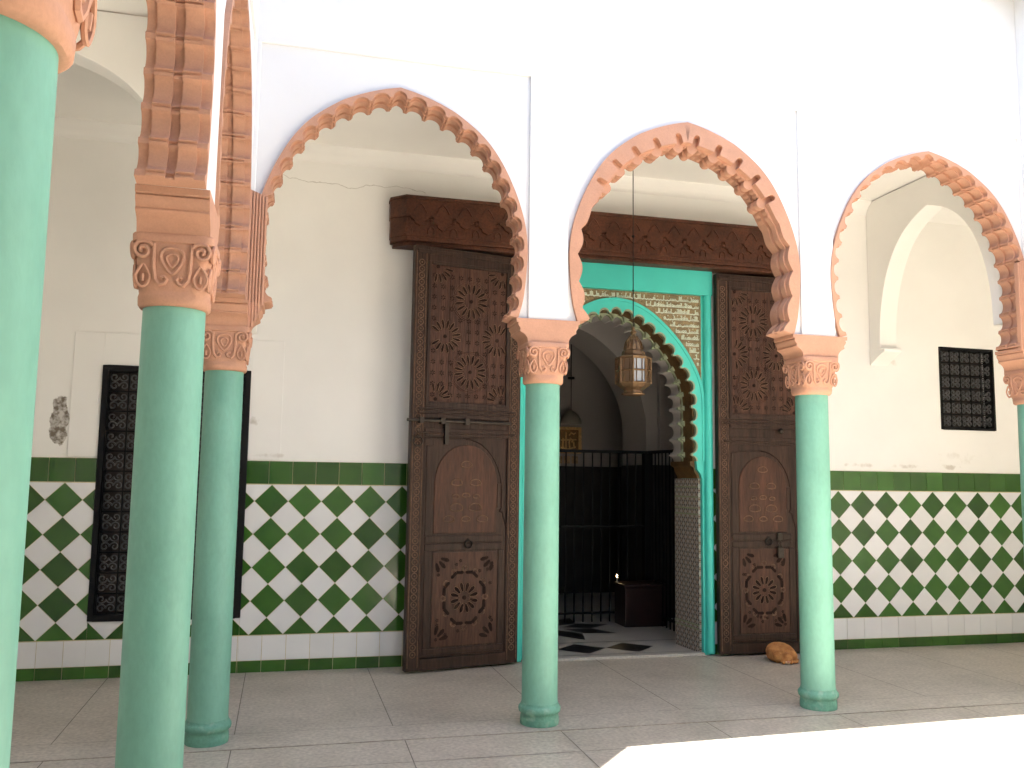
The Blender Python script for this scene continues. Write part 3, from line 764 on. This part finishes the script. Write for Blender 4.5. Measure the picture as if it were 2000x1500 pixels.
    mb = MB(); mb.box(X(c0), X(c1+.01), fy-.026, fy-.015, .215, 1.015); lp = mb.build('lower_panel', M_woodp, wko)
    mb = MB(); y = fy-.0275; zc = .62
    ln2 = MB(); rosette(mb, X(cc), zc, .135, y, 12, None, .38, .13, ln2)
    mb.prism([(X(cc)+.02*math.cos(q), zc+.02*math.sin(q)) for q in [2*math.pi*i/8 for i in range(8)]], 'y', y-.004, y+.003)
    for k in range(8):
        t = 2*math.pi*k/8+math.pi/8; e = 1.25 if abs(math.sin(t)) > .7 else 1
        for sg in (-1, 1):
            p0 = Vector((math.cos(t), math.sin(t)*1.15))*.205; p1 = p0+Vector((math.cos(t+sg*1.95), math.sin(t+sg*1.95)))*.060
            d = (p1-p0).normalized(); q = Vector((-d.y, d.x))*.014
            pts = [p0+q, p1+q, p1+d*.01, p1-q, p0-q]
            if all(abs(p.x) < hw_-.01 and abs(p.y) < .385 for p in pts): mb.prism([(X(cc)+p.x, zc+p.y) for p in pts], 'y', y-.002, y+.004)
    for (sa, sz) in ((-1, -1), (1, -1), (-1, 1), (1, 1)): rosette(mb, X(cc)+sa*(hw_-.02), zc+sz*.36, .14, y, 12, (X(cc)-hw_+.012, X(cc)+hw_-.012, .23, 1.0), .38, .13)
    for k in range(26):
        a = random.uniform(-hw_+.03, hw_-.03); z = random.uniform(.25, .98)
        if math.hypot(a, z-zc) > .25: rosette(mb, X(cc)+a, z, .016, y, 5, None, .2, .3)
    mb.build('carved_rosettes', M_recess, wko)  # dark petals again imitate the shade inside the carving
    mb = ln2
    for (ra, rz_) in ((.03, 0), (.045, 0)):
        for k in range(12):
            t = 2*math.pi*k/12; c_ = Vector((X(cc)+.20*math.cos(t), zc+.255*math.sin(t)))
            mb.tube([(c_.x+ra*.6*math.cos(q), fy-.026, c_.y+ra*.6*math.sin(q)) for q in [2*math.pi*i/8 for i in range(9)]], .003, 4)
    mb.build('strapwork', M_worn, wko, smooth=60)
    # ironwork
    X = X0
    mb = MB(); zb = 2.165
    if not padlock:
        mb.tube([(X(.12), fy-.05, zb), (X(W_+.05), fy-.05, zb)], .013, 8)
        for a in (.55, .78, .98): mb.box(X(a-.02), X(a+.02), fy-.07, fy-.01, zb-.025, zb+.025)
        mb.box(X(.72), X(.755), fy-.055, fy-.01, 1.96, 2.15); mb.build('bolt', M_steel, root, smooth=40)
    else:
        mb.ball((X(.665), fy-.05, 2.17), .028, 8); mb.tube([(X(.665), fy-.01, 2.17), (X(.665), fy-.05, 2.17)], .014, 8); mb.build('knob', M_steel, root, smooth=60)
        mb = MB(); mb.box(X(.605), X(.655), fy-.06, fy-.03, 1.10, 1.17); mb.build('hasp', M_steel, root, bevel=.004)
        mb = MB(); mb.box(X(.60), X(.66), fy-.075, fy-.045, .93, 1.03)
        mb.tube([(X(.615), fy-.06, 1.03), (X(.615), fy-.06, 1.08), (X(.63), fy-.06, 1.10), (X(.645), fy-.06, 1.08), (X(.645), fy-.06, 1.03)], .006, 6); mb.build('padlock', M_steel, root, bevel=.004)
    for (a, z, r_) in (((1.005, 1.98, .042),) if not padlock else ())+((cc-.02 if not padlock else cc+.05, 1.085, .034),):
        mb = MB(); mb.tube([(X(a)+r_*math.cos(q), fy-.045, z+r_*math.sin(q)) for q in [2*math.pi*i/16 for i in range(17)]], .007, 6)
        mb.ball((X(a), fy-.04, z+r_), .013, 6); mb.build('ring_handle', M_steel, root, smooth=60)
    return root
door('carved dark wooden door leaf left of the doorway, with a long iron bolt', (.301, D-.055, 0), R(11.7), -1, False)
door('carved dark wooden door leaf right of the doorway, with a padlock', (2.321, D-.06, 0), R(-.6), 1, True)

# ------------------------------------------------------------------ brass lantern in the gallery
lan = thing('hanging_lantern', 'brass eight-sided lantern with glass panes hanging on a long thin rod before the doorway', 'lantern', (1.088, .98, 0))
def octa(mb, prof, n=8):
    rows = [[(r_*math.cos(2*math.pi*(k+.5)/n), r_*math.sin(2*math.pi*(k+.5)/n), z) for k in range(n)] for r_, z in prof]
    mb.grid(rows, close_v=True); mb.face(rows[0][::-1]); mb.face(rows[-1])
mb = MB(); mb.tube([(0, 0, 2.96), (0, 0, 4.66)], .0045, 6); mb.ball((0, 0, 3.78), .014, 6); mb.ball((0, 0, 3.30), .009, 5); mb.lathe([(.05, 4.63), (.045, 4.66)], 16); mb.build('rod', M_iron, lan, smooth=60)
mb = MB(); octa(mb, [(.150, 2.700), (.155, 2.712), (.118, 2.722), (.102, 2.735), (.098, 2.765), (.085, 2.775), (.080, 2.80), (.076, 2.83), (.064, 2.862), (.042, 2.89), (.022, 2.905), (.018, 2.918), (.030, 2.93), (.022, 2.945), (.010, 2.955), (.014, 2.968), (.004, 2.985)])
for k in range(8):
    a = 2*math.pi*k/8; mb.tube([(.085*math.cos(a), .085*math.sin(a), 2.78), (.072*math.cos(a), .072*math.sin(a), 2.84), (.03*math.cos(a), .03*math.sin(a), 2.9)], .006, 5)
mb.build('dome', M_brass, lan)
mb = MB()
for k in range(8):
    a = 2*math.pi*(k+.5)/8; x, y = .148*math.cos(a), .148*math.sin(a); mb.tube([(x, y, 2.485), (x, y, 2.705)], .010, 6)
    b = a+2*math.pi/8; x2, y2 = .148*math.cos(b), .148*math.sin(b)
    for z in (2.49, 2.595, 2.70): mb.tube([(x, y, z), (x2, y2, z)], .008, 5)
    for t in (.28, .72):
        xx, yy = x+(x2-x)*t, y+(y2-y)*t; mb.tube([(xx, yy, 2.49), (xx, yy, 2.70)], .0045, 4)
    # perforated side plates on alternate faces
mb.build('frame', M_brass, lan, smooth=50)
for k in range(8):
    a = 2*math.pi*(k+.5)/8; b = a+2*math.pi/8; r_ = .142
    P = [(r_*math.cos(a), r_*math.sin(a), 2.495), (r_*math.cos(b), r_*math.sin(b), 2.495), (r_*math.cos(b), r_*math.sin(b), 2.695), (r_*math.cos(a), r_*math.sin(a), 2.695)]
    mb = MB(); q = Vector((math.cos((a+b)/2), math.sin((a+b)/2), 0))*.004
    c2 = [tuple(Vector(p)-q) for p in P]
    mb.face(P); mb.face(c2[::-1])
    for i in range(4): mb.face([P[i], P[(i+1) % 4], c2[(i+1) % 4], c2[i]])
    mb.build('pane', M_glass if k % 4 == 1 else M_amber, lan)
mb = MB(); octa(mb, [(.062, 2.385), (.098, 2.392), (.104, 2.402), (.082, 2.412), (.078, 2.43), (.120, 2.458), (.140, 2.476), (.153, 2.486), (.148, 2.494)]); mb.build('lower_gallery', M_brass, lan)

# ------------------------------------------------------------------ cat
cat = thing('cat', 'ginger cat curled up asleep on the floor beside the right column, against the door', 'cat', (2.80, 1.54, 0), R(-12))
def remeshed(mb, name, m_, parent, vox):
    o = mb.build(name, m_, parent, smooth=180)
    rm = o.modifiers.new('remesh', 'REMESH'); rm.mode = 'VOXEL'; rm.voxel_size = vox; rm.use_smooth_shade = True
    sm = o.modifiers.new('smooth', 'SMOOTH'); sm.factor = .5; sm.iterations = 6
    return o
mb = MB()
for i in range(11):   # curled spine
    t = i/10; a = math.pi*(1.25-1.45*t); rx, ry = .070, .055
    rad = .062+.022*math.sin(math.pi*min(1, t*1.15)); mb.ball((rx*math.cos(a)+.0, ry*math.sin(a)+.02, rad*.98), rad, 10, (1.0, 1.0, 1.02))
mb.ball((.0, .0, .080), .084, 10, (1.25, 1.05, 1.0))
mb.ball((.055, -.055, .062), .06, 10, (1.1, 1.1, 1.0))         # haunch
mb.ball((-.055, -.06, .058), .055, 10, (1.1, 1.05, 1.0))        # shoulder
mb.ball((.005, -.108, .054), .050, 10, (1.05, 1.0, .95))         # head tucked to the paws
mb.ball((.0, -.142, .030), .020, 8, (1.1, 1, .8))               # muzzle
for s in (-1, 1):
    mb.ball((.005+s*.029, -.090, .092), .019, 6, (.8, .55, 1.7))  # ears
    mb.ball((s*.035, -.125, .014), .017, 6, (1, 1.6, .8))        # paws
tail = [(.12, .02, .02), (.125, -.04, .02), (.10, -.10, .02), (.06, -.13, .018)]
mb.tube(tail, [.02, .019, .017, .011], 8)
remeshed(mb, 'body', M_fur, cat, .0055)
mb = MB(); mb.ball((.0, -.158, .030), .010, 6, (1.2, .6, .8)); mb.build('nose', M_pink, cat, smooth=60)
mb = MB()
for s in (-1, 1): mb.tube([(.005+s*.010, -.146, .052), (.005+s*.018, -.147, .049), (.005+s*.026, -.141, .052)], .002, 5)
mb.build('closed_eyes', M_recess, cat, smooth=60)
mb = MB()
for s in (-1, 1): mb.ball((s*.012, -.148, .026), .012, 6, (1, .8, .8))
mb.ball((0, -.128, .018), .022, 6, (1.2, 1, .6)); mb.build('chest_fur', M_furl, cat, smooth=60)

# ------------------------------------------------------------------ dark room beyond the portal
Y0 = 2.3545; OFF = (.05, D-1.8545, 0)
rm_ = thing('inner_room', 'dim grey vaulted room seen through the doorway with a wide inner arch', 'room', OFF)
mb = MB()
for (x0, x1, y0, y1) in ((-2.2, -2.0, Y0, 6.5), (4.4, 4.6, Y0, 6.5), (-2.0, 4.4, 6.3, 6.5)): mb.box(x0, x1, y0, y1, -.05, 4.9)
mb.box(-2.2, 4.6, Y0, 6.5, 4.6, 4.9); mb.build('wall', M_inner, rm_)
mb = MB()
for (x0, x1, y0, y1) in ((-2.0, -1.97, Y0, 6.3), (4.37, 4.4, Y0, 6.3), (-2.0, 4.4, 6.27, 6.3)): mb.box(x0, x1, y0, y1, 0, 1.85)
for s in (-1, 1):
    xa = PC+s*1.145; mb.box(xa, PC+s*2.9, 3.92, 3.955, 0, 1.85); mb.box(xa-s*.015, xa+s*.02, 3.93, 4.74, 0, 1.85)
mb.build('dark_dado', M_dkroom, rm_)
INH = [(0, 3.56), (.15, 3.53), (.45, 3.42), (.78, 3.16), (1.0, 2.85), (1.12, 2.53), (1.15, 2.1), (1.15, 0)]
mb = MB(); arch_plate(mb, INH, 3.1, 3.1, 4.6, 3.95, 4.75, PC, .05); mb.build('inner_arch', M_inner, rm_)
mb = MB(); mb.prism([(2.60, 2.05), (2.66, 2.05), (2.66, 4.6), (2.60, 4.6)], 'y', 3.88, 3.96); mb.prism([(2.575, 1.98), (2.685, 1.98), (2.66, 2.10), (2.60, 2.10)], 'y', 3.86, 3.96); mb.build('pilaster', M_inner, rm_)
mb = MB(); mb.box(-2.0, 4.4, D+.07, 8.0, -.02, .010); mb.build('room_floor', M_roomfl, kind='structure')
mb = MB()
def dia(pts): mb.face([(x, y, .014) for x, y in pts])
for x in (.545, 1.055, 1.565): dia([(x-.25, 2.27), (x-.0, 2.03), (x+.25, 2.27), (x, 2.5)])
mb.face([(.4, 2.565, .014), (2.3, 2.565, .014), (2.3, 2.585, .014), (.4, 2.585, .014)]); mb.face([(.38, 1.97, .014), (2.12, 1.97, .014), (2.12, 1.985, .014), (.38, 1.985, .014)])
c_ = Vector((1.1, 3.45))
for k in range(8):
    a = math.pi/4*k+.2; d = Vector((math.cos(a), math.sin(a))); q = Vector((-d.y, d.x))
    dia([c_+d*.14, c_+d*.42+q*.16, c_+d*.75, c_+d*.42-q*.16])
tag(mb.build('floor_inlay', M_black), 'black diamond stones inlaid in the pale floor inside the doorway', 'floor inlay').location = OFF
# railing
rail = thing('iron_railing', 'black iron railing across the dim room beyond the doorway', 'railing', OFF)
mb = MB(); zr = 1.98; yr = 3.80
mb.box(-.3, 2.40, yr-.02, yr+.02, zr, zr+.035); mb.box(-.3, 2.40, yr-.012, yr+.012, 1.1, 1.125); mb.box(-.3, 2.40, yr-.012, yr+.012, .10, .125)
mb.box(2.38, 2.42, 2.45, yr, zr+.0, zr+.035); mb.box(2.39, 2.41, 2.45, yr, .10, .125); mb.build('rail', M_iron, rail)
for k in range(25):
    mb = MB(); x = -.28+k*.11; mb.tube([(x, yr, 0.01), (x, yr, zr)], .009, 6); mb.build('bar', M_iron, rail)
for k in range(14):
    mb = MB(); y = 2.46+k*.1; mb.tube([(2.40, y, 0.01), (2.40, y, zr)], .009, 6); mb.build('bar', M_iron, rail)
mb = MB(); mb.box(2.35, 2.45, yr-.05, yr+.05, 0.01, zr+.02); mb.build('post', M_iron, rail)
# chest with the lit candle
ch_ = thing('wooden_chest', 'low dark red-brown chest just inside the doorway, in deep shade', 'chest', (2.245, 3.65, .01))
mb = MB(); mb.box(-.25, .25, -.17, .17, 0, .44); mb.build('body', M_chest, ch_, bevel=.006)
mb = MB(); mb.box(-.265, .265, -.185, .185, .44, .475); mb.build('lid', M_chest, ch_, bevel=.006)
cd = thing('candle', 'tiny lit candle glowing on the chest in the dark room', 'candle', (1.995, 3.74, .485))
mb = MB(); mb.lathe([(.022, 0), (.022, .006), (.010, .010), (.010, .05), (.006, .052)], 12); mb.build('stick', M_wax, cd, smooth=50)
mb = MB(); mb.lathe([(.002, .053), (.0055, .060), (.006, .066), (.003, .076), (.001, .084)], 10); mb.build('flame', M_flame, cd, smooth=60)
# gold picture and the lamp above it
pc = thing('gold_picture', 'gold framed picture with gold script shining in the dark room', 'picture', (2.23, 6.40, 2.235))
mb = MB()
for (x0, x1, z0, z1) in ((-.205, .205, .155, .195), (-.205, .205, -.195, -.155), (-.205, -.165, -.155, .155), (.165, .205, -.155, .155)): mb.box(x0, x1, -.04, 0, z0, z1)
mb.build('frame', M_gold, pc, bevel=.006)
mb = MB(); mb.box(-.165, .165, -.012, 0, -.155, .155); mb.build('panel', mat('bronze_panel', (.30, .17, .055), .4, .2, var=.3, vscale=20), pc)
mb = MB()
for pts in ([(-.03, -.12), (-.03, .12)], [(-.08, -.13), (-.075, .03)], [(-.11, .0), (.13, .01)], [(.03, -.12), (.02, -.03), (.04, .03), (.08, .0), (.06, -.03)], [(.10, -.12), (.09, -.02)], [(-.11, -.11), (0, -.135), (.12, -.10)], [(.02, .07), (.05, .11), (.09, .09), (.12, .11)]):
    mb.tube([(x, -.016, z) for x, z in pts], .012, 6)
mb.build('gold_script', M_gold, pc, smooth=50)
for x0 in (-.18, -.06, .06):
    mb = MB(); mb.box(x0, x0+.10, -.015, 0, -.345, -.235); mb.build('plaque', M_worn_gold, pc, bevel=.004)
hl = thing('pendant_lamp', 'dim dome shaped lamp hanging in front of the gold picture', 'lamp', (2.20, 6.15, 0))
mb = MB(); mb.tube([(0, 0, 2.66), (0, 0, 4.6)], .006, 6); mb.lathe([(.05, 3.12), (.05, 3.15)], 12); mb.build('cord', M_iron, hl)
mb = MB(); mb.lathe([(.15, 2.46), (.155, 2.48), (.14, 2.54), (.10, 2.60), (.05, 2.64), (.015, 2.66)], 24); mb.build('shade', mat('lamp_shade', (.30, .27, .22), .4, var=.1), hl, smooth=50)
